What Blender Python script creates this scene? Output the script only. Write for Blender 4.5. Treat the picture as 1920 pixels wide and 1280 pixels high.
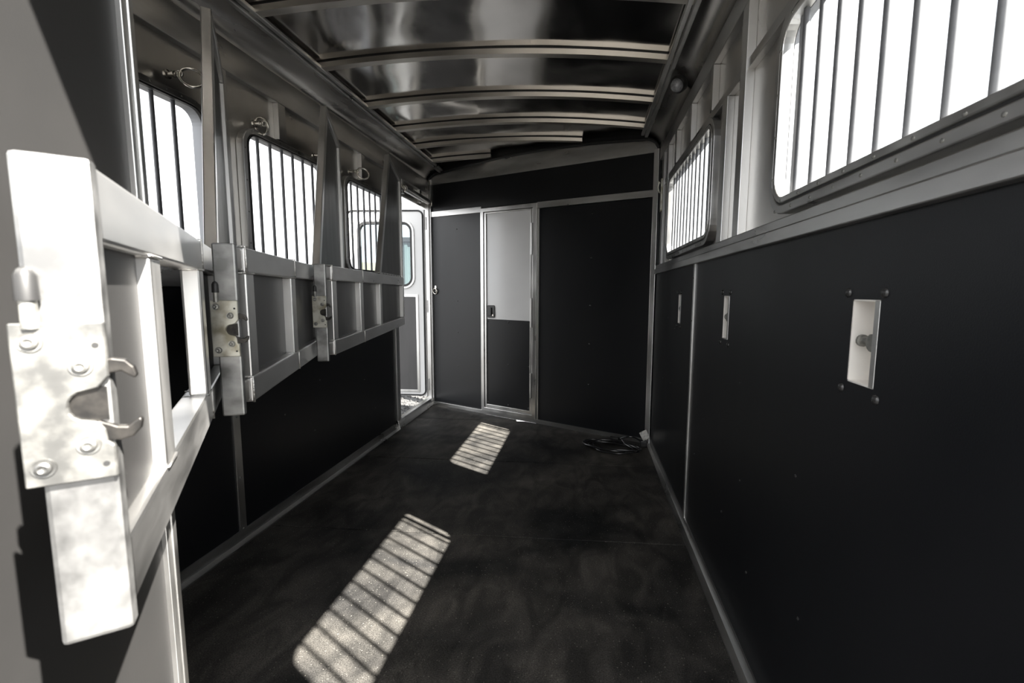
import bpy, bmesh, math, random
from mathutils import Vector, Matrix, Quaternion, noise

random.seed(7)
for o in list(bpy.data.objects):
    bpy.data.objects.remove(o)
SC = bpy.context.scene
COL = SC.collection

# ------------------------------------------------------------------ camera
CAMH = 1.15
cam_d = bpy.data.cameras.new('camera'); cam = bpy.data.objects.new('camera', cam_d); COL.objects.link(cam)
cam_d.sensor_width = 36.0
cam_d.lens = 853.0 / 1920 * 36
cam_d.shift_x = -80.0 / 1920
cam_d.clip_start = 0.02
RX = (0.99749762, 0.06975528, 0.01151939)
RD = (0.01903939, -0.10812068, -0.99395544)
RF = (-0.06808815, 0.99168751, -0.10917822)
m = Matrix(((RX[0], -RD[0], -RF[0]), (RX[1], -RD[1], -RF[1]), (RX[2], -RD[2], -RF[2])))
cam.matrix_world = Matrix.Translation((0, 0, CAMH)) @ m.to_4x4()
cam_d.dof.use_dof = True
cam_d.dof.focus_distance = 2.4
cam_d.dof.aperture_fstop = 7.0
SC.camera = cam

# ------------------------------------------------------------------ sky, sun, exposure
W = bpy.data.worlds.new('sky'); SC.world = W; W.use_nodes = True
nt = W.node_tree; nt.nodes.clear()
wo = nt.nodes.new('ShaderNodeOutputWorld'); bg = nt.nodes.new('ShaderNodeBackground')
tc = nt.nodes.new('ShaderNodeTexCoord'); nz = nt.nodes.new('ShaderNodeTexNoise'); rp = nt.nodes.new('ShaderNodeValToRGB')
nz.inputs['Scale'].default_value = 2.6; nz.inputs['Detail'].default_value = 6
rp.color_ramp.elements[0].position = 0.34; rp.color_ramp.elements[0].color = (0.66, 0.70, 0.76, 1)
rp.color_ramp.elements[1].position = 0.58; rp.color_ramp.elements[1].color = (1, 1, 1, 1)
nt.links.new(tc.outputs['Generated'], nz.inputs['Vector']); nt.links.new(nz.outputs['Fac'], rp.inputs['Fac'])
nt.links.new(rp.outputs['Color'], bg.inputs['Color']); bg.inputs['Strength'].default_value = 2.15
nt.links.new(bg.outputs[0], wo.inputs[0])
SUNDIR = Vector((-0.79, 0.50, -1.0))
sd = bpy.data.lights.new('sun', 'SUN'); sun = bpy.data.objects.new('sun', sd); COL.objects.link(sun)
sd.energy = 40.0; sd.angle = 0.0093; sd.color = (1.0, 0.955, 0.89)
sun.rotation_euler = SUNDIR.to_track_quat('-Z', 'Y').to_euler(); sun.location = (4, -3, 6)
vs = SC.view_settings
vs.view_transform = 'Standard'; vs.look = 'None'; vs.gamma = 1.0; vs.use_curve_mapping = False
vs.exposure = 0.85

# ------------------------------------------------------------------ materials
def base_mat(name):
    mt = bpy.data.materials.new(name); mt.use_nodes = True
    n = mt.node_tree.nodes; b = n['Principled BSDF']
    return mt, mt.node_tree, b

def N(t, kind, **kw):
    nd = t.nodes.new(kind)
    for k, v in kw.items():
        if k in nd.inputs.keys(): nd.inputs[k].default_value = v
        else: setattr(nd, k, v)
    return nd

def mat(name, col, rough=0.5, metal=0.0, var=0.0, scale=(8, 8, 8), bump=0.0, bscale=None, rvar=0.0, col2=None, spec=0.5, detail=4, lo=0.35, hi=0.65, bdist=0.002):
    """colour mottled between col and col2 by stretched noise, with optional fine relief"""
    mt, t, b = base_mat(name)
    b.inputs['Metallic'].default_value = metal
    b.inputs['Roughness'].default_value = rough
    b.inputs['Specular IOR Level'].default_value = spec
    b.inputs['Base Color'].default_value = (*col, 1)
    co = N(t, 'ShaderNodeTexCoord'); mp = N(t, 'ShaderNodeMapping'); mp.inputs['Scale'].default_value = scale
    t.links.new(co.outputs['Object'], mp.inputs['Vector'])
    ns = N(t, 'ShaderNodeTexNoise', Scale=1.0, Detail=detail); t.links.new(mp.outputs[0], ns.inputs['Vector'])
    if col2 or var:
        c2 = col2 or tuple(min(1, c * (1 + var)) for c in col)
        r = N(t, 'ShaderNodeValToRGB'); e = r.color_ramp.elements
        e[0].position = lo; e[1].position = hi; e[0].color = (*col, 1); e[1].color = (*c2, 1)
        t.links.new(ns.outputs['Fac'], r.inputs['Fac']); t.links.new(r.outputs['Color'], b.inputs['Base Color'])
    if rvar:
        mr = N(t, 'ShaderNodeMapRange'); mr.inputs['From Min'].default_value = 0.3; mr.inputs['From Max'].default_value = 0.7
        mr.inputs['To Min'].default_value = max(0.02, rough - rvar); mr.inputs['To Max'].default_value = min(1, rough + rvar)
        t.links.new(ns.outputs['Fac'], mr.inputs['Value']); t.links.new(mr.outputs[0], b.inputs['Roughness'])
    if bump:
        m2 = N(t, 'ShaderNodeMapping'); m2.inputs['Scale'].default_value = bscale or scale
        n2 = N(t, 'ShaderNodeTexNoise', Scale=1.0, Detail=3); bp = N(t, 'ShaderNodeBump', Strength=bump, Distance=bdist)
        t.links.new(co.outputs['Object'], m2.inputs['Vector']); t.links.new(m2.outputs[0], n2.inputs['Vector'])
        t.links.new(n2.outputs['Fac'], bp.inputs['Height']); t.links.new(bp.outputs[0], b.inputs['Normal'])
    return mt

M = {}
M['alu'] = mat('brushed_aluminium', (0.53, 0.525, 0.51), 0.35, 1.0, scale=(9, 9, 3), col2=(0.69, 0.685, 0.67), rvar=0.08, bump=0.05, bscale=(260, 260, 6), bdist=0.0006)
M['alu_h'] = mat('brushed_aluminium_rail', (0.47, 0.465, 0.455), 0.34, 1.0, scale=(3, 3, 12), col2=(0.62, 0.615, 0.605), rvar=0.08, bump=0.05, bscale=(6, 6, 260), bdist=0.0006)
M['alu_sheet'] = mat('aluminium_sheet', (0.54, 0.525, 0.50), 0.32, 1.0, scale=(3, 3, 2), col2=(0.68, 0.66, 0.63), rvar=0.06, bump=0.10, bscale=(30, 30, 300), bdist=0.0005)
M['alu_cove'] = mat('aluminium_cove', (0.50, 0.48, 0.455), 0.27, 1.0, scale=(5, 1.6, 5), col2=(0.68, 0.66, 0.63), rvar=0.08, bump=0.15, bscale=(3, 3, 3), bdist=0.004)
M['alu_roof'] = mat('mill_finish_roof_sheet', (0.58, 0.56, 0.53), 0.13, 1.0, scale=(6, 4, 4), col2=(0.72, 0.70, 0.67), rvar=0.05, bump=0.06, bscale=(7, 7, 7), bdist=0.004)
M['alu_bow'] = mat('aluminium_bow', (0.62, 0.58, 0.52), 0.34, 1.0, scale=(4, 20, 20), col2=(0.74, 0.70, 0.64), rvar=0.06)
M['weld'] = mat('weld_bead_metal', (0.70, 0.69, 0.67), 0.35, 1.0, bump=0.8, bscale=(300, 300, 300), bdist=0.003)
M['zinc'] = mat('zinc_plate', (0.20, 0.20, 0.19), 0.52, 0.85, scale=(60, 60, 60), col2=(0.34, 0.335, 0.31), rvar=0.1, lo=0.4, hi=0.6)
M['zinc_worn'] = mat('zinc_plate_stained', (0.40, 0.37, 0.28), 0.42, 0.85, scale=(26, 26, 26), col2=(0.64, 0.63, 0.56), rvar=0.1, lo=0.34, hi=0.52)
M['steel_dark'] = mat('dark_steel_jaw', (0.035, 0.034, 0.033), 0.36, 0.9, scale=(80, 80, 80), col2=(0.075, 0.070, 0.064))
M['chrome'] = mat('polished_ring_steel', (0.62, 0.59, 0.54), 0.16, 1.0)
M['black_panel'] = mat('black_wall_lining', (0.0018, 0.0024, 0.0038), 0.42, 0.0, spec=0.42, scale=(1.3, 1.3, 0.8), col2=(0.0042, 0.0047, 0.0060), rvar=0.06, bump=0.35, bscale=(420, 420, 420), bdist=0.0006)
M['grey_panel'] = mat('charcoal_divider_lining', (0.045, 0.044, 0.044), 0.45, 0.0, scale=(9, 9, 2), col2=(0.062, 0.060, 0.060), rvar=0.06, bump=0.2, bscale=(300, 300, 300), bdist=0.0005)
M['tack_panel'] = mat('dark_grey_partition_board', (0.0125, 0.0122, 0.012), 0.50, 0.0, scale=(5, 5, 5), col2=(0.0152, 0.0147, 0.0143), bump=0.15, bscale=(260, 260, 260), bdist=0.0005)
M['sash'] = mat('grey_sash_paint', (0.30, 0.31, 0.33), 0.5)
M['bars'] = mat('dark_grey_bar_paint', (0.085, 0.088, 0.094), 0.45, scale=(30, 30, 30), col2=(0.11, 0.112, 0.118))
M['alu_post'] = mat('weathered_latch_post', (0.24, 0.24, 0.235), 0.50, 1.0, scale=(16, 16, 22), col2=(0.46, 0.46, 0.45), rvar=0.1)
M['zinc_sun_dimmed'] = mat('sun_dimmed_zinc_plate', (0.115, 0.115, 0.111), 0.52, 0.85, scale=(45, 45, 45), col2=(0.19, 0.188, 0.177), rvar=0.1, lo=0.4, hi=0.6)  # zinc copy darkened in colour to hold back the direct sun on it
M['post_sun_dimmed'] = mat('sun_dimmed_scuffed_post', (0.19, 0.19, 0.187), 0.50, 1.0, scale=(30, 30, 26), col2=(0.30, 0.30, 0.295), rvar=0.1)  # latch post copy, colour darkened against the sun on the nearest divider
M['rubber'] = mat('black_rubber', (0.012, 0.012, 0.012), 0.5)
M['plastic'] = mat('black_plastic', (0.018, 0.018, 0.018), 0.35)
M['screw_black'] = mat('black_screw_cap', (0.02, 0.02, 0.02), 0.25)
M['white'] = mat('white_gelcoat', (0.58, 0.58, 0.575), 0.28, 0.0, scale=(2, 2, 2), col2=(0.62, 0.62, 0.615))
M['door_grey'] = mat('pale_grey_door_skin', (0.70, 0.70, 0.70), 0.18, 0.0, scale=(1.2, 1.2, 2.2), col2=(0.76, 0.76, 0.76), rvar=0.03)
M['recess'] = mat('bright_latch_box_metal', (0.80, 0.77, 0.73), 0.40, 0.35, scale=(12, 12, 12), col2=(0.86, 0.84, 0.80))
M['paper'] = mat('paper_tag', (0.62, 0.60, 0.56), 0.7, scale=(60, 60, 60), col2=(0.45, 0.44, 0.42), lo=0.45, hi=0.6)
M['wood'] = mat('weathered_timber', (0.12, 0.065, 0.025), 0.7, scale=(14, 14, 1.5), col2=(0.17, 0.10, 0.045))
M['teal'] = mat('pale_teal_steel', (0.085, 0.108, 0.104), 0.5, scale=(1, 1, 1), col2=(0.095, 0.12, 0.116))
M['hill'] = mat('dry_grass_hill', (0.07, 0.062, 0.035), 0.9, scale=(0.12, 0.12, 0.3), col2=(0.11, 0.095, 0.055))

def mat_mats():
    mt, t, b = base_mat('rubber_floor_mat')
    co = N(t, 'ShaderNodeTexCoord')
    def noi(sc, det, dist=0.0):
        mp = N(t, 'ShaderNodeMapping'); mp.inputs['Scale'].default_value = sc
        n = N(t, 'ShaderNodeTexNoise', Scale=1.0, Detail=det, Distortion=dist)
        t.links.new(co.outputs['Object'], mp.inputs['Vector']); t.links.new(mp.outputs[0], n.inputs['Vector']); return n
    dust = noi((1.6, 2.6, 1), 9, 0.6); grain = noi((240, 240, 240), 2); spk = noi((150, 150, 150), 0)
    r1 = N(t, 'ShaderNodeValToRGB'); e = r1.color_ramp.elements
    e[0].position = 0.33; e[0].color = (0.0075, 0.0076, 0.0080, 1); e[1].position = 0.72; e[1].color = (0.050, 0.0465, 0.042, 1)
    t.links.new(dust.outputs['Fac'], r1.inputs['Fac'])
    r2 = N(t, 'ShaderNodeValToRGB'); e = r2.color_ramp.elements
    e[0].position = 0.30; e[0].color = (0.5, 0.5, 0.5, 1); e[1].position = 0.72; e[1].color = (1.8, 1.8, 1.8, 1)
    t.links.new(grain.outputs['Fac'], r2.inputs['Fac'])
    mu = N(t, 'ShaderNodeMix', data_type='RGBA', blend_type='MULTIPLY'); mu.inputs[0].default_value = 1
    t.links.new(r1.outputs['Color'], mu.inputs[6]); t.links.new(r2.outputs['Color'], mu.inputs[7])
    wear = noi((9, 4.5, 1), 8, 1.2)
    r4 = N(t, 'ShaderNodeValToRGB'); e = r4.color_ramp.elements
    e[0].position = 0.36; e[0].color = (0.68, 0.68, 0.68, 1); e[1].position = 0.70; e[1].color = (1.75, 1.72, 1.68, 1)
    t.links.new(wear.outputs['Fac'], r4.inputs['Fac'])
    mw = N(t, 'ShaderNodeMix', data_type='RGBA', blend_type='MULTIPLY'); mw.inputs[0].default_value = 1
    t.links.new(mu.outputs[2], mw.inputs[6]); t.links.new(r4.outputs['Color'], mw.inputs[7]); mu = mw
    r3 = N(t, 'ShaderNodeValToRGB'); e = r3.color_ramp.elements
    e[0].position = 0.755; e[0].color = (0, 0, 0, 1); e[1].position = 0.80; e[1].color = (1, 1, 1, 1)
    t.links.new(spk.outputs['Fac'], r3.inputs['Fac'])
    mx = N(t, 'ShaderNodeMix', data_type='RGBA'); t.links.new(r3.outputs['Color'], mx.inputs[0])
    t.links.new(mu.outputs[2], mx.inputs[6]); mx.inputs[7].default_value = (0.12, 0.113, 0.10, 1)
    t.links.new(mx.outputs[2], b.inputs['Base Color'])
    b.inputs['Roughness'].default_value = 0.62; b.inputs['Specular IOR Level'].default_value = 0.16
    bp = N(t, 'ShaderNodeBump', Strength=0.35, Distance=0.002)
    t.links.new(grain.outputs['Fac'], bp.inputs['Height']); t.links.new(bp.outputs[0], b.inputs['Normal'])
    return mt
M['mat'] = mat_mats()

def mat_glass(name, tint, refl=0.06):
    mt = bpy.data.materials.new(name); mt.use_nodes = True; t = mt.node_tree; t.nodes.clear()
    o = N(t, 'ShaderNodeOutputMaterial'); tr = N(t, 'ShaderNodeBsdfTransparent'); gl = N(t, 'ShaderNodeBsdfGlossy'); mx = N(t, 'ShaderNodeMixShader')
    tr.inputs['Color'].default_value = (*tint, 1); gl.inputs['Roughness'].default_value = 0.02
    mx.inputs[0].default_value = refl
    t.links.new(tr.outputs[0], mx.inputs[1]); t.links.new(gl.outputs[0], mx.inputs[2]); t.links.new(mx.outputs[0], o.inputs[0])
    return mt
M['glass'] = mat_glass('clear_window_glass', (0.96, 0.97, 0.97))
M['glass_tint'] = mat_glass('tinted_door_glass', (0.62, 0.68, 0.70))
M['lens'] = mat('clear_lamp_lens', (0.14, 0.145, 0.15), 0.10, 0.0, scale=(120, 120, 120), col2=(0.24, 0.24, 0.25), spec=0.8)

def mat_gravel():
    mt, t, b = base_mat('gravel_ground')
    co = N(t, 'ShaderNodeTexCoord'); v = N(t, 'ShaderNodeTexVoronoi', Scale=26.0); n = N(t, 'ShaderNodeTexNoise', Scale=0.6, Detail=6)
    t.links.new(co.outputs['Object'], v.inputs['Vector']); t.links.new(co.outputs['Object'], n.inputs['Vector'])
    r = N(t, 'ShaderNodeValToRGB'); e = r.color_ramp.elements; e[0].color = (0.010, 0.010, 0.010, 1); e[1].color = (0.050, 0.049, 0.0475, 1)
    t.links.new(v.outputs['Color'], r.inputs['Fac']); t.links.new(r.outputs['Color'], b.inputs['Base Color'])
    b.inputs['Roughness'].default_value = 0.9
    bp = N(t, 'ShaderNodeBump', Strength=1.0, Distance=0.02); t.links.new(v.outputs['Distance'], bp.inputs['Height']); t.links.new(bp.outputs[0], b.inputs['Normal'])
    return mt
M['gravel'] = mat_gravel()

# ------------------------------------------------------------------ mesh helpers
class MB:
    def __init__(s): s.v = []; s.f = []
    def add(s, vs, fs):
        k = len(s.v); s.v += [tuple(v) for v in vs]; s.f += [tuple(i + k for i in f) for f in fs]; return s
    def box(s, x0, x1, y0, y1, z0, z1):
        return s.add([(x0, y0, z0), (x1, y0, z0), (x1, y1, z0), (x0, y1, z0), (x0, y0, z1), (x1, y0, z1), (x1, y1, z1), (x0, y1, z1)],
                     [(0, 3, 2, 1), (4, 5, 6, 7), (0, 1, 5, 4), (1, 2, 6, 5), (2, 3, 7, 6), (3, 0, 4, 7)])
    def bar(s, a, b, w, hgt, side):
        """box beam from a to b; `side` = direction of its width w, height along the other cross axis"""
        a = Vector(a); b = Vector(b); d = (b - a).normalized(); sd_ = Vector(side); sd_ = (sd_ - d * sd_.dot(d)).normalized(); up = d.cross(sd_)
        P = []
        for c in (a, b):
            for i, j in ((-1, -1), (1, -1), (1, 1), (-1, 1)): P.append(c + sd_ * (i * w / 2) + up * (j * hgt / 2))
        return s.add(P, [(3, 2, 1, 0), (4, 5, 6, 7), (0, 1, 5, 4), (1, 2, 6, 5), (2, 3, 7, 6), (3, 0, 4, 7)])
    def prism(s, poly, fn, t0, t1):
        """extrude a 2-D polygon between t0 and t1; fn(a,b,t) -> xyz"""
        n = len(poly); P = [fn(a, b, t0) for a, b in poly] + [fn(a, b, t1) for a, b in poly]
        return s.add(P, [tuple(range(n - 1, -1, -1)), tuple(range(n, 2 * n))] + [(i, (i + 1) % n, n + (i + 1) % n, n + i) for i in range(n)])
    def tube(s, pts, r, n=10, closed=False):
        pts = [Vector(p) for p in pts]; k = len(pts); rings = []; prev = None
        for i, p in enumerate(pts):
            a = pts[(i - 1) % k] if (closed or i > 0) else p; b = pts[(i + 1) % k] if (closed or i < k - 1) else p
            d = (b - a).normalized()
            if prev is None: u = d.orthogonal().normalized()
            else: u = (prev - d * prev.dot(d)).normalized()
            prev = u; w = d.cross(u)
            rings.append([p + (u * math.cos(2 * math.pi * j / n) + w * math.sin(2 * math.pi * j / n)) * r for j in range(n)])
        V = [q for g in rings for q in g]; F = []
        for i in range(k if closed else k - 1):
            i2 = (i + 1) % k
            F += [(i * n + j, i * n + (j + 1) % n, i2 * n + (j + 1) % n, i2 * n + j) for j in range(n)]
        if not closed: F += [tuple(range(n - 1, -1, -1)), tuple((k - 1) * n + j for j in range(n))]
        return s.add(V, F)
    def cyl(s, a, b, r, n=12): return s.tube([a, b], r, n)
    def lathe(s, c, ax, prof, n=14):
        """prof: list of (distance along ax, radius)"""
        c = Vector(c); d = Vector(ax).normalized(); u = d.orthogonal().normalized(); w = d.cross(u); k = len(prof); V = []
        for t, r in prof: V += [c + d * t + (u * math.cos(2 * math.pi * j / n) + w * math.sin(2 * math.pi * j / n)) * max(r, 1e-4) for j in range(n)]
        F = [(i * n + j, i * n + (j + 1) % n, (i + 1) * n + (j + 1) % n, (i + 1) * n + j) for i in range(k - 1) for j in range(n)]
        F += [tuple(range(n - 1, -1, -1)), tuple((k - 1) * n + j for j in range(n))]
        return s.add(V, F)
    def torus(s, c, nrm, R, r, n=28, k=8):
        c = Vector(c); d = Vector(nrm).normalized(); u = d.orthogonal().normalized(); w = d.cross(u)
        return s.tube([c + (u * math.cos(2 * math.pi * i / n) + w * math.sin(2 * math.pi * i / n)) * R for i in range(n)], r, k, True)
    def loop_ring(s, inner, outer, fn, t0, t1):
        """frame between two point loops of equal length, extruded t0..t1"""
        n = len(inner); V = [fn(a, b, t) for t in (t0, t1) for lp in (inner, outer) for a, b in lp]; F = []
        for i in range(n):
            j = (i + 1) % n
            F += [(i, j, n + j, n + i), (2 * n + i, 3 * n + i, 3 * n + j, 2 * n + j), (i, 2 * n + i, 2 * n + j, j), (n + i, n + j, 3 * n + j, 3 * n + i)]
        return s.add(V, F)
    def sheet(s, us, vs_, holes, fn, t0, t1):
        """flat board on a u-v grid with rectangular holes (u0,u1,v0,v1), thickness t0..t1"""
        U = sorted(set(us + [h[0] for h in holes] + [h[1] for h in holes])); V = sorted(set(vs_ + [h[2] for h in holes] + [h[3] for h in holes]))
        nu, nv = len(U), len(V)
        solid = lambda i, j: 0 <= i < nu - 1 and 0 <= j < nv - 1 and not any(h[0] - 1e-6 <= U[i] and U[i + 1] <= h[1] + 1e-6 and h[2] - 1e-6 <= V[j] and V[j + 1] <= h[3] + 1e-6 for h in holes)
        P = [fn(u, v, t) for t in (t0, t1) for u in U for v in V]; ix = lambda i, j, k: k * nu * nv + i * nv + j; F = []
        for i in range(nu - 1):
            for j in range(nv - 1):
                if not solid(i, j): continue
                F += [(ix(i, j, 0), ix(i, j + 1, 0), ix(i + 1, j + 1, 0), ix(i + 1, j, 0)), (ix(i, j, 1), ix(i + 1, j, 1), ix(i + 1, j + 1, 1), ix(i, j + 1, 1))]
                for di, dj, a, b in ((-1, 0, (i, j), (i, j + 1)), (1, 0, (i + 1, j + 1), (i + 1, j)), (0, -1, (i + 1, j), (i, j)), (0, 1, (i, j + 1), (i + 1, j + 1))):
                    if not solid(i + di, j + dj): F.append((ix(*a, 0), ix(*a, 1), ix(*b, 1), ix(*b, 0)))
        return s.add(P, F)
    def build(s, name, mk, parent=None, bevel=0.0, smooth=False, seg=2, loc=None):
        me = bpy.data.meshes.new(name); me.from_pydata(s.v, [], s.f); me.validate()
        bm = bmesh.new(); bm.from_mesh(me); bmesh.ops.recalc_face_normals(bm, faces=bm.faces); bm.to_mesh(me); bm.free()
        me.materials.append(M[mk]); o = bpy.data.objects.new(name, me); COL.objects.link(o)
        if smooth:
            for p in me.polygons: p.use_smooth = True
            if smooth == 'auto': me.set_sharp_from_angle(angle=math.radians(38))
        if bevel:
            b = o.modifiers.new('bevel', 'BEVEL'); b.width = bevel; b.segments = seg; b.limit_method = 'ANGLE'; b.angle_limit = math.radians(40); b.harden_normals = False
        if parent: o.parent = parent
        if loc: o.location = loc
        return o

def empty(name, loc=(0, 0, 0), rz=0.0):
    o = bpy.data.objects.new(name, None); COL.objects.link(o); o.location = loc; o.rotation_euler = (0, 0, rz); o.empty_display_size = 0.1; return o
def struct(o, label=None):
    o['kind'] = 'structure'
    if label: o['label'] = label
    return o
def tag(o, label, cat, group=None, kind=None):
    o['label'] = label; o['category'] = cat
    if group: o['group'] = group
    if kind: o['kind'] = kind
    return o
def part_label(o, s): o['label'] = s; return o

def rrect(u0, u1, v0, v1, r, n=7):
    pts = []
    for cx, cy, a0 in ((u1 - r, v1 - r, 0), (u0 + r, v1 - r, 90), (u0 + r, v0 + r, 180), (u1 - r, v0 + r, 270)):
        for i in range(n):
            a = math.radians(a0 + 90 * i / (n - 1)); pts.append((cx + r * math.cos(a), cy + r * math.sin(a)))
    return pts

_screw = {}
def screws(parent, pts, axis, r=0.007, mk='screw_black', name='screw'):
    """small domed heads sharing one mesh, child of parent, standing along axis"""
    key = (r, mk)
    for p in pts:
        if key not in _screw:
            o = MB().lathe((0, 0, 0), (0, 0, 1), [(-0.002, r), (0.001, r), (r * 0.45, r * 0.72), (r * 0.62, r * 0.25)], 10).build(name, mk, parent, smooth='auto'); _screw[key] = o.data
        else:
            o = bpy.data.objects.new(name, _screw[key]); COL.objects.link(o); o.parent = parent
        o.location = p; o.rotation_euler = Vector(axis).to_track_quat('Z', 'Y').to_euler()

# ------------------------------------------------------------------ room measures (metres; camera stands at the open rear)
XL, XR = -1.548, 0.505
YB = 0.20                       # rear frame
BA, BB = Vector((XL, 4.44, 0)), Vector((XR, 3.42, 0))   # slanted front bulkhead
def bulk_y(x): return BA.y + (x - XL) / (XR - XL) * (BB.y - BA.y)
XE, XF = XL + 0.15, XR - 0.105  # roof edges above the coves
ZE = 2.26
def roof_z(x):
    c = (XE + XF) / 2; h = (XF - XE) / 2; return ZE + 0.05 * (1 - ((x - c) / h) ** 2)

# ------------------------------------------------------------------ floor
fl = struct(MB().box(XL - 0.04, XR + 0.03, YB, 4.6, -0.12, -0.022).build('floor', 'alu'), 'black rubber matted trailer floor')
seams = [YB + 0.02, 1.02, 2.01, 2.95, 3.92, 4.62]
for i in range(5):
    y0, y1 = seams[i] + 0.003, seams[i + 1] - 0.003
    pl = []
    xa, xb = XL + 0.006, XR - 0.006
    # cut along the bulkhead
    cut = lambda x: min(y1, bulk_y(x) - 0.012)
    xs = [xa + (xb - xa) * k / 24 for k in range(25)]
    top = [(x, cut(x)) for x in xs if cut(x) > y0 + 0.004]
    if not top: continue
    poly = [(xa, y0), (top[-1][0], y0)] + top[::-1]
    b_ = MB().prism(poly, lambda a, b, t: (a, b, t), -0.022, 0.0).build('floor_mat', 'mat', fl, bevel=0.003)

# ------------------------------------------------------------------ walls: shared pieces
def wall_side(side):
    s = 1 if side == 'right' else -1
    X = XR if s > 0 else XL
    fn = lambda u, v, t: (X + s * t, u, v)      # t: outwards from the inner face
    return s, X, fn

def studs(parent, fn, lst, mk='alu', name='stud'):
    for y0, y1, z0, z1, t0, t1 in lst:
        a = fn(y0, z0, t0); b = fn(y1, z1, t1)
        MB().box(min(a[0], b[0]), max(a[0], b[0]), y0, y1, z0, z1).build(name, mk, parent, bevel=0.002)

def window(n, side, y0, y1, z0, z1, bars, glass, sash=None, r=0.055):
    s, X, fn = wall_side(side)
    w = struct(empty('window_%d' % n, (X, (y0 + y1) / 2, z0)))
    L = w.location.copy()
    f2 = lambda a, b, t: tuple(Vector(fn(a, b, t)) - L)
    F = 0.034
    R = lambda d: rrect(y0 - d, y1 + d, z0 - d, z1 + d, r + d)
    if side == 'right':
        MB().loop_ring(R(0), R(0.016), f2, -0.010, 0.02).build('window_frame', 'alu', w, bevel=0.003)
        MB().loop_ring(R(0.016), R(0.0205), f2, -0.006, 0.02).build('gasket', 'rubber', w)
        MB().loop_ring(R(0.0205), R(0.044), f2, -0.008, 0.026).build('window_flange', 'alu_h', w, bevel=0.003)
        g1, g2 = 0.010, 0.032
    else:
        MB().loop_ring(R(0), R(0.007), f2, -0.014, 0.0).build('gasket', 'rubber', w, bevel=0.002)
        MB().loop_ring(R(0.007), R(F), f2, -0.010, 0.026).build('window_flange', 'alu', w, bevel=0.004)
        g1 = g2 = 0.022
    MB().loop_ring(R(0), R(0.0075 if side == 'right' else 0.0055), f2, 0.0205 if side == 'right' else 0.0005, 0.042).build('window_reveal', 'sash', w)
    for yb in bars:
        MB().cyl(f2(yb, z0 - 0.01, 0.012), f2(yb, z1 + 0.01, 0.012), 0.0072, 10).build('window_bar', 'bars', w, smooth='auto')
    if glass:
        p = rrect(y0 + 0.001, y1 - 0.001, z0 + 0.001, z1 - 0.001, r)
        MB().prism(p, f2, 0.034, 0.0365).build('window_pane', 'glass', w)
    if sash:
        for ys in sash:
            a = f2(ys - 0.011, z0 - 0.004, 0.014); b = f2(ys + 0.011, z1 + 0.004, 0.0265)
            MB().box(min(a[0], b[0]), max(a[0], b[0]), min(a[1], b[1]), max(a[1], b[1]), a[2], b[2]).build('sash_frame', 'sash', w, bevel=0.002)
    k = 10
    pts = [f2(y0 + (y1 - y0) * (i + 0.5) / k, z, -0.010) for i in range(k) for z in (z0 - g1, z1 + g1)] + [f2(y, z0 + (z1 - z0) * (i + 0.5) / 4, -0.010) for i in range(4) for y in (y0 - g1, y1 + g1)]
    if side == 'right': pts += [f2(y0 + (y1 - y0) * (i + 0.9) / k, z0 - g2, -0.008) for i in range(k)]
    screws(w, pts, (-s, 0, 0), 0.0036, 'zinc')
    return w

# ------------------------------------------------------------------ right wall
s, X, fn = wall_side('right')
W1 = (0.33, 1.295, 1.40, 1.835); W2 = (1.99, 2.955, 1.40, 1.835)
skin_holes = [(a - 0.008, b + 0.008, c - 0.008, d + 0.008) for a, b, c, d in (W1, W2)]
wr = struct(MB().sheet([YB, 3.50], [1.28, 2.30], skin_holes, fn, 0.025, 0.04).build('wall_right', 'alu_sheet'), 'trailer side wall, bare aluminium above black lining')
RC = [(0.822, 0.906), (1.655, 1.725), (2.487, 2.557)]
for a, b in ((YB, 2.183), (2.197, bulk_y(XR) + 0.03)):
    hs = [(c0, c1, 0.985, 1.142) for c0, c1 in RC if a < c0 < b]
    MB().sheet([a, b], [0.0, 1.30], hs, fn, 0.0, 0.022).build('lining_panel', 'black_panel', wr)
MB().box(X - 0.006, X + 0.01, 2.178, 2.202, 0.03, 1.285).build('joint_strip', 'alu', wr, bevel=0.001)
screws(wr, [(X - 0.006, 2.19, z) for z in (0.12, 0.42, 0.72, 1.02, 1.22)], (-1, 0, 0), 0.004, 'zinc')
MB().box(X - 0.018, X + 0.026, YB, bulk_y(XR) + 0.02, 1.284, 1.318).build('ledge_rail', 'alu_h', wr, bevel=0.003)
MB().box(X - 0.010, X + 0.026, YB, bulk_y(XR) + 0.02, 1.318, 1.345).build('ledge_rail', 'alu_h', wr, bevel=0.003)
MB().box(X - 0.004, X + 0.026, YB, 3.40, 2.085, 2.165).build('header_rail', 'alu_h', wr, bevel=0.003)
MB().box(X + 0.002, X + 0.026, YB, 3.40, 1.873, 1.905).build('window_header', 'alu_h', wr, bevel=0.002)
studs(wr, fn, [(1.60, 1.655, 1.345, 2.085, -0.004, 0.026), (1.80, 1.865, 1.345, 1.873, -0.002, 0.026), (1.70, 1.712, 1.345, 2.085, 0.012, 0.026),
               (2.02, 2.06, 1.905, 2.085, -0.002, 0.026), (2.41, 2.45, 1.905, 2.085, -0.002, 0.026), (2.79, 2.83, 1.905, 2.085, -0.002, 0.026),
               (0.80, 0.84, 1.905, 2.085, -0.002, 0.026), (3.05, 3.10, 1.345, 2.085, -0.002, 0.026), (3.20, 3.27, 1.345, 2.085, -0.004, 0.026)])
screws(wr, [(X - 0.01, 0.42 + 0.12 * i, 1.357) for i in range(0)], (-1, 0, 0), 0.004, 'zinc')
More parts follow.
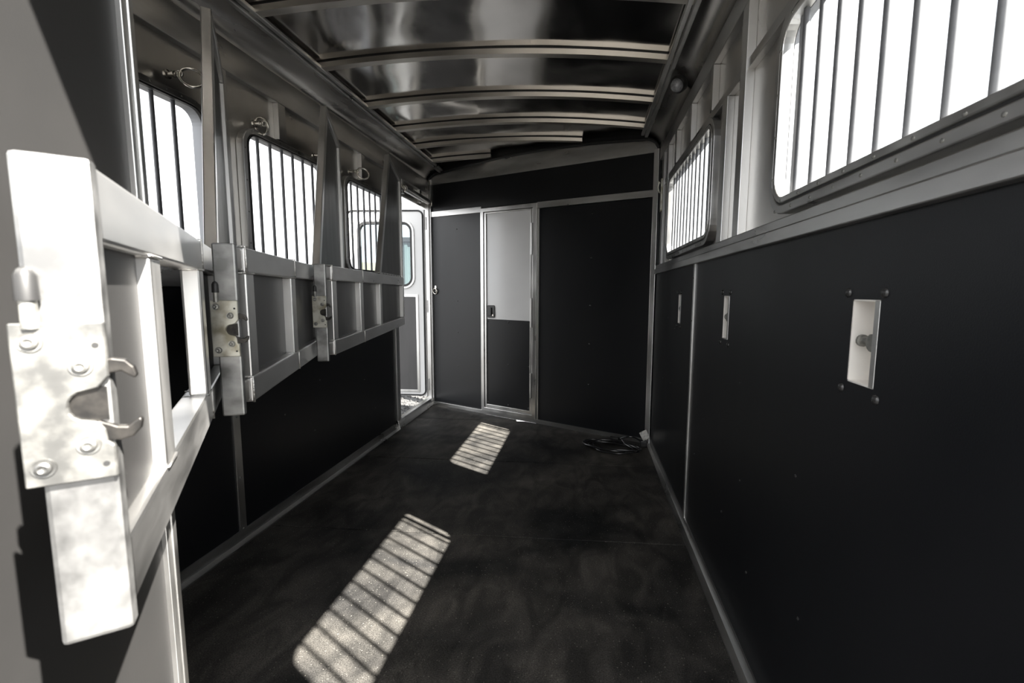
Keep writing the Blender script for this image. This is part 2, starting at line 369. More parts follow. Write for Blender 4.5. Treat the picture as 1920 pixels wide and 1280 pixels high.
for y, z in ((1.50, 0.86), (2.05, 0.42), (1.92, 0.62), (1.35, 0.30), (1.62, 0.36), (1.08, 0.72), (2.62, 0.95), (2.70, 0.62), (2.95, 0.60), (2.85, 1.00), (1.45, 0.55), (1.02, 0.40)):
    screws(wr, [(X, y, z)], (-1, 0, 0), 0.0045)
window(1, 'right', *W1, [W1[0] + 0.0805 * i for i in range(1, 12)], True, [1.245])
window(2, 'right', *W2, [W2[0] + 0.0805 * i for i in range(1, 12)], True, [2.905])
struct(MB().prism([(X - 0.03, 0), (X, 0), (X, 0.05), (X - 0.006, 0.05), (X - 0.010, 0.012), (X - 0.03, 0.006)], lambda a, b, t: (a, t, b), YB, bulk_y(XR) - 0.005).build('baseboard_right', 'alu_h'))

# ------------------------------------------------------------------ left wall
s, X, fn = wall_side('left')
LW = [(1.17, 1.80, 1.285, 1.845), (2.04, 2.67, 1.285, 1.845), (2.895, 3.50, 1.285, 1.845)]
DOOR = (3.64, 4.40, 0.07, 1.935)
holes = [(a - 0.006, b + 0.006, c - 0.006, d + 0.006) for a, b, c, d in LW] + [DOOR]
wl = struct(MB().sheet([YB, 4.48], [0.0, 2.30], holes, fn, 0.025, 0.04).build('wall_left', 'alu_sheet'), 'trailer side wall with windows and side door opening')
for a, b in ((YB, 1.852), (1.888, 3.575)):
    MB().sheet([a, b], [0.0, 1.15], [], fn, 0.0, 0.022).build('lining_panel', 'black_panel', wl)
MB().box(X - 0.01, X + 0.006, 1.85, 1.89, 0.03, 1.15).build('joint_strip', 'alu', wl, bevel=0.001)
screws(wl, [(X + 0.006, 1.87, z) for z in (0.06, 0.30, 0.58, 0.86, 1.1)], (1, 0, 0), 0.005, 'zinc')
screws(wl, [(X, y, z) for y, z in ((2.45, 0.34), (3.05, 0.52), (2.52, 0.62), (3.2, 0.28), (2.2, 0.5))], (1, 0, 0), 0.004, 'zinc')
MB().box(X - 0.026, X + 0.012, YB, 3.575, 1.15, 1.245).build('ledge_rail', 'alu_h', wl, bevel=0.004)
MB().box(X - 0.026, X + 0.004, YB, 4.42, 2.065, 2.195).build('header_rail', 'alu_h', wl, bevel=0.003)
studs(wl, fn, [(1.87, 1.94, 1.285, 2.065, -0.004, 0.026), (2.735, 2.80, 1.285, 2.065, -0.004, 0.026),
               (1.45, 1.50, 1.89, 2.065, -0.002, 0.026), (2.27, 2.325, 1.89, 2.065, -0.002, 0.026), (3.11, 3.165, 1.89, 2.065, -0.002, 0.026),
               (3.80, 3.85, 1.95, 2.065, -0.002, 0.026), (4.20, 4.25, 1.95, 2.065, -0.002, 0.026),
               (3.575, 3.64, 0.0, 2.065, -0.012, 0.026), (4.40, 4.44, 0.0, 2.065, -0.012, 0.026)])
for n, w_ in enumerate(LW):
    window(3 + n, 'left', *w_, [w_[0] + 0.086 * i for i in range(1, 8) if w_[0] + 0.086 * i < w_[1] - 0.03], False)
struct(MB().prism([(X + 0.035, 0), (X, 0), (X, 0.055), (X + 0.006, 0.055), (X + 0.010, 0.012), (X + 0.035, 0.006)], lambda a, b, t: (a, t, b), YB, 3.575).build('baseboard_left', 'alu_h'))
struct(MB().prism([(X + 0.03, 0.0), (X - 0.05, 0.0), (X - 0.05, 0.055), (X - 0.01, 0.075), (X + 0.012, 0.07)], lambda a, b, t: (a, t, b), 3.575, 4.44).build('trim_1', 'alu_h', bevel=0.003), 'aluminium sill of the side door')

# ------------------------------------------------------------------ bulkhead (front wall), local x along the wall, local -y faces the stalls
BANG = math.atan2((BB - BA).y, (BB - BA).x); BLEN = (BB - BA).length
wf = struct(empty('wall_front', BA, BANG), 'slanted black lined front bulkhead')
DF = (0.661, 1.259, 0.03, 1.882)     # inner door frame
b_ = MB().sheet([-0.04, BLEN + 0.03], [0.0, 2.40], [(DF[0] + 0.01, DF[1] - 0.01, -0.01, DF[3] - 0.01)], lambda u, v, t: (u, t, v), 0.012, 0.03).build('backing_sheet', 'black_panel', wf)
def bpan(name, a, b, c, d, mk='black_panel', y0=0.0, y1=0.013, bev=0.0015):
    return MB().box(a, b, y0, y1, c, d).build(name, mk, wf, bevel=bev)
bpan('lining_panel', 0.045, DF[0], 0.03, 1.855); bpan('lining_panel', DF[1], 2.256, 0.03, 1.835)
bpan('lining_panel', 0.045, 2.256, 1.89, 2.16)
bpan('cross_rail', 0.045, DF[0], 1.85, 1.90, 'alu_h', -0.012); bpan('cross_rail', DF[1], 2.256, 1.838, 1.888, 'alu_h', -0.012)
bpan('bottom_rail', 0.03, DF[0], 0.0, 0.034, 'alu_h', -0.014); bpan('bottom_rail', DF[0], 2.26, 0.0, 0.034, 'alu_h', -0.014)
bpan('corner_post', 2.254, BLEN, 0.0, 2.17, 'alu', -0.02, 0.013, 0.003); bpan('corner_post', 0.0, 0.045, 0.0, 2.2, 'alu', -0.02, 0.013, 0.003)
bpan('seam_strip', 1.262, 1.278, 0.034, 1.838, 'alu', -0.004); bpan('seam_strip', 0.644, 0.66, 0.034, 1.85, 'alu', -0.004)
def xs_of(sv): return XL + sv / BLEN * (XR - XL)
def arch_z(sv):
    x = xs_of(sv)
    if x < XE: k = min(1, (XE - x) / 0.15); return 2.155 + 0.095 * math.sqrt(max(0, 1 - k * k))
    if x > XF: k = min(1, (x - XF) / 0.105); return 2.145 + 0.105 * math.sqrt(max(0, 1 - k * k))
    return roof_z(x) - 0.012
ss = [0.004 + (BLEN - 0.008) * i / 96 for i in range(97)]
MB().prism([(ss[-1], 2.15), (ss[0], 2.15)] + [(a, max(2.1505, arch_z(a) - 0.004)) for a in ss], lambda a, b, t: (a, t, b), -0.006, 0.012).build('arch_strip', 'alu_h', wf)
MB().tube([(a, -0.012, arch_z(a) + 0.0) for a in ss], 0.011, 8).build('edge_gasket', 'rubber', wf, smooth=True)
screws(wf, [(1.763, 0, z) for z in (1.76, 1.418, 1.04, 0.732, 0.40)], (0, -1, 0), 0.010)
screws(wf, [(0.36, 0, z) for z in (1.72, 1.05, 0.75, 0.42)], (0, -1, 0), 0.006)

# inner door
d1 = struct(empty('door_1', BA + Vector((math.cos(BANG), math.sin(BANG), 0)) * DF[0], BANG), 'narrow bulkhead door with pale upper panel')
w_ = DF[1] - DF[0]; D0, D1 = 0.03, DF[3]
def dp(name, a, b, c, d, mk, y0, y1, bev=0.002, par=None): return MB().box(a, b, y0, y1, c, d).build(name, mk, par or d1, bevel=bev)
MB().sheet([0, w_], [D0, D1], [(0.032, w_ - 0.038, 0.068, D1 - 0.034)], lambda u, v, t: (u, t, v), -0.02, 0.02).build('door_frame', 'alu', d1, bevel=0.003)
leaf = MB().sheet([0.036, w_ - 0.042], [0.072, D1 - 0.038], [(0.058, w_ - 0.066, 0.10, D1 - 0.05)], lambda u, v, t: (u, t, v), -0.014, 0.02).build('door_leaf_frame', 'alu', d1, bevel=0.003)
dp('daylight_stop', 0.002, w_ - 0.002, 0.0, D1 - 0.002, 'black_panel', 0.0202, 0.03, 0.0)  # black sheet added behind the door, stops daylight through the leaf gaps
dp('upper_panel', 0.058, w_ - 0.066, 0.893, D1 - 0.05, 'door_grey', -0.004, 0.012, 0.001)
dp('lower_panel', 0.058, w_ - 0.066, 0.10, 0.890, 'black_panel', -0.006, 0.012, 0.001)
hd = MB().prism(rrect(0.064, 0.150, 0.905, 1.02, 0.016, 5), lambda a, b, t: (a, t, b), -0.012, -0.004).build('door_handle', 'plastic', d1, bevel=0.002)
MB().prism(rrect(0.076, 0.118, 0.925, 1.00, 0.008, 4), lambda a, b, t: (a, t, b), -0.022, -0.012).build('paddle', 'plastic', hd, bevel=0.003)
MB().cyl((0.132, -0.016, 0.93), (0.132, -0.010, 0.93), 0.008, 12).build('lock_cylinder', 'chrome', hd)
for z0, z1 in ((1.46, 1.72), (0.84, 1.09), (0.22, 0.44)):
    MB().cyl((w_ - 0.048, -0.02, z0), (w_ - 0.048, -0.02, z1), 0.008, 10).build('hinge', 'alu', d1, smooth='auto')
screws(d1, [(x, -0.006, z) for x in (0.07, 0.30, w_ - 0.078) for z in (0.12, 0.49, 0.872)], (0, -1, 0), 0.007)

# ------------------------------------------------------------------ rear frame (around the open rear, behind the lens)
wb = struct(MB().box(XL - 0.04, XR + 0.04, YB - 0.04, YB, 2.25, 2.42).build('wall_rear', 'alu'), 'rear header of the trailer')
MB().box(XR - 0.0, XR + 0.045, -0.06, YB, -0.02, 2.25).build('rear_post', 'alu', wb, bevel=0.003)  # unseen post, extended rearward to keep stray sun off the floor
MB().prism([(XR, 2.25), (XR - 0.24, 2.25), (XR - 0.12, 2.20), (XR - 0.04, 2.11), (XR, 1.98)], lambda a, b, t: (a, t, b), YB - 0.04, YB).build('sun_stop_gusset', 'alu', wb)  # unseen gusset added to block a sun spot on the floor
MB().box(XL - 0.04, -0.60, YB - 0.04, YB, -0.02, 2.25).build('rear_closed_side', 'alu', wb, bevel=0.003)

# ------------------------------------------------------------------ ceiling: sheets, bows, coves
bows = [0.50, 0.97, 1.44, 1.91, 2.375, 2.865, 3.285, 3.665, 4.06]
ce = struct(empty('ceiling', (0, 0, 0)), 'arched bare aluminium roof with cross bows')
edges = [YB] + bows + [4.50]
for i in range(len(edges) - 1):
    y0, y1 = edges[i], edges[i + 1]; nx, ny = 44, 10; V = []; Fc = []
    for a in range(nx + 1):
        for b in range(ny + 1):
            x = XE - 0.01 + (XF - XE + 0.02) * a / nx; y = y0 + (y1 - y0) * b / ny
            k = math.sin(math.pi * b / ny) * min(1, a / 4, (nx - a) / 4)
            z = roof_z(x) + 0.032 + k * (0.010 * noise.noise((x * 1.7 + i * 3.1, y * 2.2, 1.3 * i)) + 0.004 * noise.noise((x * 5 + i, y * 5, 7.7)))
            V.append((x, y, z))
    for a in range(nx):
        for b in range(ny):
            q = a * (ny + 1) + b; Fc.append((q, q + 1, q + ny + 2, q + ny + 1))
    MB().add(V, Fc).build('roof_sheet', 'alu_roof', ce, smooth=True)
def bow(y, x0, x1):
    n = 40
    mb = MB()
    def strip(ya, yb, za, zb):
        V = []; Fc = []
        for i in range(n + 1):
            x = x0 + (x1 - x0) * i / n; z = roof_z(min(max(x, XE), XF))
            V += [(x, ya, z + za), (x, yb, z + za), (x, yb, z + zb), (x, ya, z + zb)]
        for i in range(n):
            k = 4 * i; Fc += [(k, k + 1, k + 5, k + 4), (k + 1, k + 2, k + 6, k + 5), (k + 2, k + 3, k + 7, k + 6), (k + 3, k, k + 4, k + 7)]
        Fc += [(0, 1, 2, 3), tuple(4 * n + j for j in (3, 2, 1, 0))]
        return V, Fc
    mb.add(*strip(y - 0.02, y + 0.02, 0.0, 0.0255))
    o = mb.build('roof_bow', 'alu_bow', ce, smooth='auto')
    MB().add(*strip(y - 0.0185, y + 0.0185, 0.0255, 0.036)).build('shadow_line_strip', 'rubber', o)  # black strip stands in for the shadow line between bow and sheet
    return o
for y in bows:
    xe = XF
    if y > bulk_y(XF) - 0.03: xe = XL + (BA.y - 0.035 - y) / (BA.y - BB.y) * (XR - XL)
    bow(y, XE - 0.004, xe + 0.002)
def cove(name, xw, xe, zw, y0, y1):
    prof = []
    for i in range(13):
        a = math.pi / 2 * i / 12
        prof.append((xe + (xw - xe) * math.cos(a), zw + (ZE + 0.012 - zw) * math.sin(a)))
    prof += [(xe + (xe - xw) * 0.06, ZE + 0.012), (xe + (xe - xw) * 0.06, ZE + 0.04), (xw * 1.0 + (xw - xe) * 0.2, ZE + 0.04), (xw + (xw - xe) * 0.2, zw)]
    return MB().prism(prof, lambda a, b, t: (a, t, b), y0, y1).build(name, 'alu_cove', ce, smooth='auto')
cove('cove_moulding', XL, XE, 2.19, YB, 4.45); cove('cove_moulding', XR, XF, 2.16, YB, 3.46)
for xe, sg, y1 in ((XE, 1, 4.36), (XF, -1, 3.42)):
    MB().box(min(xe + sg * 0.008, xe - sg * 0.014), max(xe + sg * 0.008, xe - sg * 0.014), YB, y1, ZE - 0.012, ZE + 0.012).build('edge_channel', 'alu', ce, bevel=0.003)
    MB().box(min(xe + sg * 0.012, xe + sg * 0.034), max(xe + sg * 0.012, xe + sg * 0.034), YB, y1, ZE + 0.0, ZE + 0.016).build('edge_channel', 'alu', ce, bevel=0.003)
# outer roof skin keeps the daylight out
MB().prism([(XL - 0.05, 2.30), (XL - 0.05, 2.36), (-0.5, 2.44), (XR + 0.05, 2.36), (XR + 0.05, 2.30), (XR + 0.03, 2.30), (XR + 0.03, 2.34), (-0.5, 2.42), (XL - 0.03, 2.34), (XL - 0.03, 2.30)], lambda a, b, t: (a, t, b), YB - 0.04, 4.6).build('roof_skin', 'white', ce)

# ------------------------------------------------------------------ stall dividers
def hook(zc, up):
    """outline of one latch jaw in (n, z), reaching out of the plate on the aisle side"""
    k = 1 if up else -1
    return [(-0.014, zc - 0.009), (-0.004, zc - 0.010), (0.006, zc - 0.011 - (0 if up else 0.0)), (0.014, zc - 0.009), (0.019, zc - 0.003), (0.0205, zc + 0.004), (0.019, zc + 0.0065), (0.0155, zc + 0.004), (0.011, zc + 0.000), (0.005, zc + 0.001), (0.000, zc + 0.004), (-0.006, zc + 0.007), (-0.014, zc + 0.006)]

def divider(hx, hy, ang, Lb, L, bays, plate_mat, long_rails, label):
    """Lb: hinge to the first upright, L: hinge to the latch end face"""
    a = math.radians(ang)
    r = empty('stall_divider', (hx, hy, 0), math.atan2(-math.cos(a), math.sin(a)))
    tag(r, label, 'stall divider', 'stall dividers folded along the window wall')
    T = 0.044; n0, n1 = -T, 0.0; PD = 0.016
    Z0, Z1, Z2, Z3 = 0.873, 0.935, 1.185, 1.245
    B = lambda name, u0, u1, z0, z1, mk='alu', na=n0, nb=n1, bev=0.004: MB().box(u0, u1, na, nb, z0, z1).build(name, mk, r, bevel=bev)
    RE = L - PD if long_rails else Lb
    B('top_rail', 0.0, RE, Z2, Z3, 'alu_h'); B('bottom_rail', 0.0, RE, Z0, Z1, 'alu_h')
    posts = [(Lb - 0.056, Lb), (Lb - 0.495, Lb - 0.44), (0.80, 0.85), (0.0, 0.05)]
    for u0, u1 in posts: B('upright', u0, u1, Z1, Z2, 'alu', -0.031 if long_rails else n0)
    for i in range(3):
        if i in bays: B('infill_panel', posts[i + 1][1] - 0.003, posts[i][0] + 0.003, Z1 - 0.003, Z2 + 0.003, 'grey_panel', -0.036, -0.026, 0.0)
    if long_rails: B('infill_panel', Lb - 0.003, L - PD + 0.003, Z1 - 0.003, Z2 + 0.003, 'tack_panel', -0.022, -0.013, 0.0)
    # telescoping end with the latch post
    if not long_rails:
        for z0, z1 in ((Z0 + 0.006, Z1 - 0.004), (Z2 + 0.006, Z3 - 0.004)): B('telescoping_arm', Lb - 0.002, L - PD + 0.002, z0, z1, 'alu_h', n0 + 0.006, n1 - 0.006)
    B('latch_post', L - PD, L, 0.858, 1.248, 'post_sun_dimmed' if long_rails else 'alu_post', n0, n1 + 0.001, 0.004)
    q = Z1 - Z0
    for z in (Z0, Z2):
        if not long_rails: MB().tube([(Lb, n1 + 0.001, z), (Lb, n1 + 0.001, z + q), (Lb, n0, z + q)], 0.0028, 6).build('weld_bead', 'weld', r, smooth=True)
        ua = posts[1][0]
        MB().tube([(ua, n1 + 0.0005, z), (ua, n1 + 0.0005, z + q), (ua, n0, z + q)], 0.0022, 6).build('weld_bead', 'weld', r, smooth=True)
    for u0, u1 in posts[:3]:
        for z in (Z1, Z2): MB().tube([(u1, n0 + 0.004, z), (u1, n1 + 0.0005, z), (u0, n1 + 0.0005, z)], 0.0022, 6).build('weld_bead', 'weld', r, smooth=True)
    # slam latch on the end face
    pn0, pn1 = n0 - 0.007, n1 + 0.001; pz0, pz1 = 0.996, 1.122
    poly = [(pn0, pz0), (pn1, pz0), (pn1, 1.022), (pn1 - 0.004, 1.026), (pn1 - 0.005, 1.036), (pn1 - 0.008, 1.042)]
    for i in range(9):
        t = math.radians(-90 - 22.5 * i); poly.append((-0.014 + 0.010 * math.cos(t), 1.056 + 0.012 * math.sin(t)))
    poly += [(pn1 - 0.007, 1.070), (pn1 - 0.003, 1.075), (pn1, 1.079), (pn1, pz1), (pn0, pz1)]
    pl = MB().prism(poly, lambda n, z, t: (L + t, n, z), 0.0, 0.006).build('slam_latch_plate', plate_mat, r, bevel=0.001, seg=1)
    MB().prism(hook(1.084, False), lambda n, z, t: (L + t, n - 0.003, 2 * 1.084 - z - 0.002), -0.004, 0.0035).build('latch_jaw', 'steel_dark', pl, bevel=0.0012)
    MB().prism(hook(1.036, True), lambda n, z, t: (L + t, n - 0.002, z), -0.004, 0.0035).build('latch_jaw', 'steel_dark', pl, bevel=0.0012)
    MB().box(L - 0.0005, L + 0.0018, -0.026, -0.002, 1.043, 1.070).build('latch_throat', 'steel_dark', pl)
    for n, z in ((-0.040, 1.108), (-0.014, 1.088), (-0.014, 1.025), (-0.040, 1.011)):
        MB().lathe((L + 0.0055, n, z), (1, 0, 0), [(0, 0.0075), (0.0018, 0.0072), (0.0014, 0.0052), (0.0036, 0.0048), (0.0046, 0.003), (0.0030, 0.001)], 18).build('latch_rivet', 'zinc_sun_dimmed' if long_rails else 'zinc', pl, smooth='auto')
    for n, z in ((-0.005, 1.104), (-0.005, 1.008)):
        MB().cyl((L + 0.0056, n, z), (L + 0.0064, n, z), 0.0022, 10).build('pin_hole', 'rubber', pl)
    rod = MB().cyl((L + 0.005, -0.039, 1.118), (L + 0.005, -0.039, 1.142), 0.005, 12).build('release_rod', 'zinc', r, smooth='auto')
    MB().lathe((L + 0.005, -0.039, 1.139), (0, 0, 1), [(0, 0.0068), (0.018, 0.0064), (0.023, 0.0042), (0.025, 0.001)], 12).build('rod_cap', 'rubber', rod, smooth='auto')
    # head partition above the hinge end
    TH = 0.030; ub, ut = 0.826, 0.437; zt = 2.045; ue = 0.026; nm = -TH / 2 - 0.001
    MB().bar((ub, nm, Z3 - 0.004), (ut, nm, zt), TH, 0.042, (0, 1, 0)).build('slanted_bar', 'alu', r, bevel=0.003)
    MB().bar((ut + 0.006, nm, zt - 0.012), (ue - 0.01, nm, zt - 0.06), TH, 0.036, (0, 1, 0)).build('head_cap', 'alu', r, bevel=0.003)
    MB().box(ue - 0.022, ue + 0.022, nm - TH / 2, nm + TH / 2, Z3, zt - 0.075).build('head_post', 'alu', r, bevel=0.003)
    MB().prism([(ub, Z3 - 0.01), (ut, zt - 0.015), (ue, zt - 0.07), (ue, Z3 - 0.01)], lambda p, q_, t: (p, t, q_), -0.023, -0.015).build('head_panel', 'grey_panel', r)
    MB().box(ue, ub, -0.028, -0.008, Z3, Z3 + 0.012).build('head_channel', 'alu_h', r, bevel=0.002)
    screws(r, [(ue + 0.06 + i * 0.09, -0.008, Z3 + 0.006) for i in range(8)], (0, 1, 0), 0.0042, 'zinc')
    # hinge knuckles on the wall side
    for z in (0.95, 1.17): MB().cyl((-0.012, -0.022, z - 0.05), (-0.012, -0.022, z + 0.05), 0.014, 12).build('hinge_knuckle', 'alu', r, smooth='auto')
    return r
divider(-1.505, 1.88, 36.0, 1.715, 1.908, (1, 2), 'zinc_sun_dimmed', True, 'aluminium stall divider with sunlit latch post and an open first bay')
divider(-1.475, 2.715, 21.7, 1.805, 1.875, (0, 1, 2), 'zinc_worn', False, 'middle stall divider with charcoal infill, its latch post against the open-bay divider')
divider(-1.443, 3.535, 12.9, 1.745, 1.83, (0, 1, 2), 'zinc_worn', False, 'aluminium stall divider with charcoal infill hinged beside the open side door')

# ------------------------------------------------------------------ tack compartment partition with its edge post
ta = math.radians(20); td = Vector((-math.sin(ta), math.cos(ta), 0))
P0 = Vector((-0.62, 0.405, 0)); kp = 0.345; kn = -0.20
tp = empty('tack_partition', P0 + td * kn, math.atan2(td.y, td.x))
tag(tp, 'dark grey partition board with aluminium edge post behind the sunlit latch', 'partition')
LN = kp - kn
MB().box(0, LN - 0.02, 0.004, 0.022, 0.02, 2.12).build('partition_board', 'tack_panel', tp)
MB().prism([(LN - 0.026, -0.004), (LN - 0.020, -0.004), (LN - 0.018, -0.0), (LN - 0.004, 0.0), (LN - 0.004, -0.003), (LN + 0.008, -0.003), (LN + 0.012, 0.001), (LN + 0.012, 0.04), (LN - 0.026, 0.04)], lambda a, b, t: (a, b, t), 0.0, 2.14).build('edge_post', 'alu', tp, bevel=0.0015)
MB().box(0, LN, 0.0, 0.03, 0.0, 0.03).build('bottom_channel', 'alu_h', tp)

# ------------------------------------------------------------------ tie rings
def tie_ring(y, z, tilt, label, wallx=XL, out=(1, 0, 0), base=None, R=0.036):
    o = Vector(out); p = Vector(base) if base else Vector((wallx + 0.0, y, z))
    r = empty('tie_ring', p); tag(r, label, 'tie ring', 'tie rings on the trailer walls')
    MB().lathe((0, 0, 0), o, [(-0.004, 0.016), (0.004, 0.016), (0.006, 0.009), (0.02, 0.009), (0.022, 0.012), (0.03, 0.012), (0.032, 0.008), (0.038, 0.008)], 14).build('eye_bolt_shank', 'chrome', r, smooth='auto')
    MB().torus(o * 0.048, Vector((0, 0, 1)).cross(o), 0.011, 0.004, 16, 8).build('eye', 'chrome', r, smooth=True)
    nrm = Vector((math.cos(tilt) * o.x - math.sin(tilt) * o.y, math.sin(tilt) * o.x + math.cos(tilt) * o.y, 0.25)).normalized()
    dn = (Vector((0, 0, -1)) - nrm * nrm.dot(Vector((0, 0, -1)))).normalized()
    sl = nrm.cross(dn); dr = (dn * 0.25 + sl * 0.97).normalized() if R > 0.03 else dn
    MB().torus(o * 0.056 + dr * (R - 0.006), nrm, R, 0.0056, 30, 8).build('ring', 'chrome', r, smooth=True)
    return r
tie_ring(1.66, 1.925, -0.9, 'steel tie ring above the window next to the grey partition')
tie_ring(2.10, 1.905, 1.35, 'steel tie ring above the rear end of the middle barred window by the dividers')
tie_ring(2.56, 1.895, 0.9, 'steel tie ring above the front end of the middle barred window by the dividers')
tie_ring(2.95, 1.905, -0.9, 'steel tie ring above the window beside the side door')
for yy in (3.70, 4.33): tie_ring(yy, 1.985, 0.6, 'small steel tie ring above the %s end of the side door opening' % ('hinge' if yy > 4 else 'divider'), R=0.024)
bp_ = BA + Vector((math.cos(BANG), math.sin(BANG), 0)) * 0.078 + Vector((0, 0, 1.175))
br = empty('tie_ring', bp_, BANG); tag(br, 'steel ring hanging on the front bulkhead beside the side door', 'tie ring', 'tie rings on the trailer walls')
MB().prism(rrect(-0.012, 0.012, -0.02, 0.02, 0.01, 5), lambda a, b, t: (a, t, b), -0.006, 0.0).build('ring_plate', 'chrome', br, bevel=0.001)
MB().torus((0, -0.012, -0.036), (0, 1, 0.15), 0.026, 0.0055, 26, 8).build('ring', 'chrome', br, smooth=True)
MB().lathe((0, 0, -0.036), (0, -1, 0), [(0, 0.009), (0.008, 0.008), (0.011, 0.003)], 12).build('screw', 'zinc', br, smooth='auto')

# grey tube over the side door opening
tb = empty('door_header_tube', (XL + 0.05, 4.0, 1.972)); tag(tb, 'grey round tube above the open side door', 'tube')
MB().cyl((0, -0.27, 0), (0, 0.28, 0), 0.026, 16).build('tube_body', 'alu_h', tb, smooth='auto')
for k in (-1, 1): MB().box(-0.046, 0.0, k * 0.24 - 0.012, k * 0.24 + 0.012, -0.012, 0.012).build('bracket', 'alu', tb, bevel=0.002)

# ------------------------------------------------------------------ latch recesses in the right wall
for i, (y0, y1) in enumerate(RC):
    lab = ['latch recess in the black lining below the rear one of the long barred windows', 'latch recess in the black lining just rearward of the vertical joint strip', 'latch recess in the black lining between joint strip and bulkhead'][i]
    yc = (y0 + y1) / 2
    r = empty('latch_recess', (XR, yc, 0.985)); tag(r, lab, 'latch recess', 'latch recesses in the black wall lining')
    hw = (y1 - y0) / 2 - 0.001; H = 0.157; dpt = 0.055; t = 0.003
    bx = MB()
    bx.box(dpt - t, dpt, -hw, hw, 0, H); bx.box(0.001, dpt, -hw, -hw + t, 0, H); bx.box(0.001, dpt, hw - t, hw, 0, H); bx.box(0.001, dpt, -hw, hw, 0, t); bx.box(0.001, dpt, -hw, hw, H - t, H)
    bx.build('recess_box', 'recess', r)
    MB().cyl((0.012, -hw, H / 2 + 0.002), (0.012, hw * 0.45, H / 2 + 0.002), 0.0080, 14).build('striker_pin', 'zinc', r, smooth='auto')
    MB().lathe((0.012, hw * 0.45, H / 2 + 0.002), (0, 1, 0), [(0, 0.0115), (0.005, 0.0115)], 14).build('pin_head', 'zinc', r, smooth='auto')
    MB().lathe((0.0, -hw + 0.016, H / 2 + 0.002), (1, 0, 0), [(0.0, 0.016), (0.004, 0.016)], 16).build('pin_collar', 'zinc', r, smooth='auto')
    MB().box(-0.0005, 0.004, -hw, -hw + 0.014, 0.001, H - 0.001).build('recess_lip', 'alu', r, bevel=0.001)
    screws(r, [(0, ky, kz) for ky in (-hw - 0.01, hw + 0.016) for kz in (-0.016, H + 0.012)], (-1, 0, 0), 0.0095)

# ------------------------------------------------------------------ lamp in the right cove
lp = empty('cove_lamp', (XF + 0.052, 2.50, 2.215)); tag(lp, 'round dome lamp with black rim in the roof cove', 'lamp')
ax = Vector((-0.55, -0.55, -0.55)).normalized()
MB().lathe((0, 0, 0), ax, [(-0.02, 0.042), (0.014, 0.042), (0.020, 0.038), (0.020, 0.032)], 24).build('lamp_rim', 'plastic', lp, smooth='auto')
MB().lathe((0, 0, 0), ax, [(0.010, 0.033), (0.026, 0.033), (0.040, 0.026), (0.050, 0.014), (0.053, 0.003)], 24).build('lamp_lens', 'lens', lp, smooth='auto')

# hook bracket on the right wall by the bulkhead post
hb = empty('door_hook', (XR - 0.004, 3.235, 1.80)); tag(hb, 'small worn steel latch on the wall post by the bulkhead', 'hook')
MB().box(-0.012, 0.0, -0.016, 0.016, -0.10, 0.12).build('hook_plate', 'zinc_worn', hb, bevel=0.003)
MB().tube([(-0.014, 0, 0.09), (-0.026, -0.004, 0.10), (-0.03, -0.006, 0.06), (-0.022, -0.004, 0.03), (-0.012, 0, 0.025)], 0.006, 8).build('hook_arm', 'zinc_worn', hb, smooth=True)

# ------------------------------------------------------------------ cable coil on the floor
pts = []
cx, cy = 0.20, 3.28
for i in range(190):
    a = i / 190 * 2 * math.pi * 5.2
    k = i / 190
    rx = 0.185 + 0.03 * math.sin(a * 0.37 + 1) + 0.012 * math.sin(3.1 * a); ry = 0.105 + 0.02 * math.cos(a * 0.53)
    x = cx + 0.02 * math.sin(a * 0.21) + rx * math.cos(a); y = cy + 0.015 * math.cos(a * 0.3) + ry * math.sin(a) - 0.28 * (x - cx)
    pts.append((x, y, 0.006 + 0.010 * k * 2 + 0.004 * (1 + math.sin(a * 1.7))))
last = Vector(pts[-1])
end = Vector((0.235, 3.36, 0.055))
for k in range(1, 8): pts.append(tuple(last.lerp(end, k / 7) + Vector((0, 0, 0.02 * math.sin(math.pi * k / 7)))))
M['cable'] = mat('glossy_black_cable', (0.016, 0.016, 0.017), 0.16, spec=0.8)
cb = MB().tube(pts, 0.0058, 8).build('cable_body', 'cable', None, smooth=True)
cr = empty('cable_coil', (0, 0, 0)); cb.parent = cr
tag(cr, 'loose coil of black cable on the floor against the bulkhead', 'cable')
MB().cyl((0.20, 3.37, 0.055), (0.262, 3.345, 0.052), 0.014, 12).build('connector', 'plastic', cr, smooth='auto')
arc = [Vector((0.262, 3.345, 0.052)).lerp(Vector((0.44, 3.35, 0.03)), t / 12) + Vector((0, -0.05 * math.sin(math.pi * t / 12), 0.05 * math.sin(math.pi * t / 12))) for t in range(13)]
MB().tube(arc, 0.0058, 8).build('cable_lead', 'cable', cr, smooth=True)
MB().box(0.42, 0.47, 3.325, 3.365, 0.002, 0.05).build('plug', 'plastic', cr, bevel=0.006)
tg = MB()
tV = []; 
for i in range(6):
    for j in range(6): 
        u, v = i / 5 - 0.5, j / 5 - 0.5; tV.append((0.056 * u, 0.008 * math.sin(u * 3 + v * 2), 0.068 * v))
tF = [(i * 6 + j, i * 6 + j + 1, (i + 1) * 6 + j + 1, (i + 1) * 6 + j) for i in range(5) for j in range(5)]
tgo = tg.add(tV, tF).build('paper_tag', 'paper', None, smooth=True, loc=(0.452, 3.335, 0.092)); tgo.rotation_euler = (0.1, -0.5, -0.25)
sm = tgo.modifiers.new('thickness', 'SOLIDIFY'); sm.thickness = 0.001
tag(tgo, 'crumpled paper tag standing on the cable plug in the corner', 'tag')

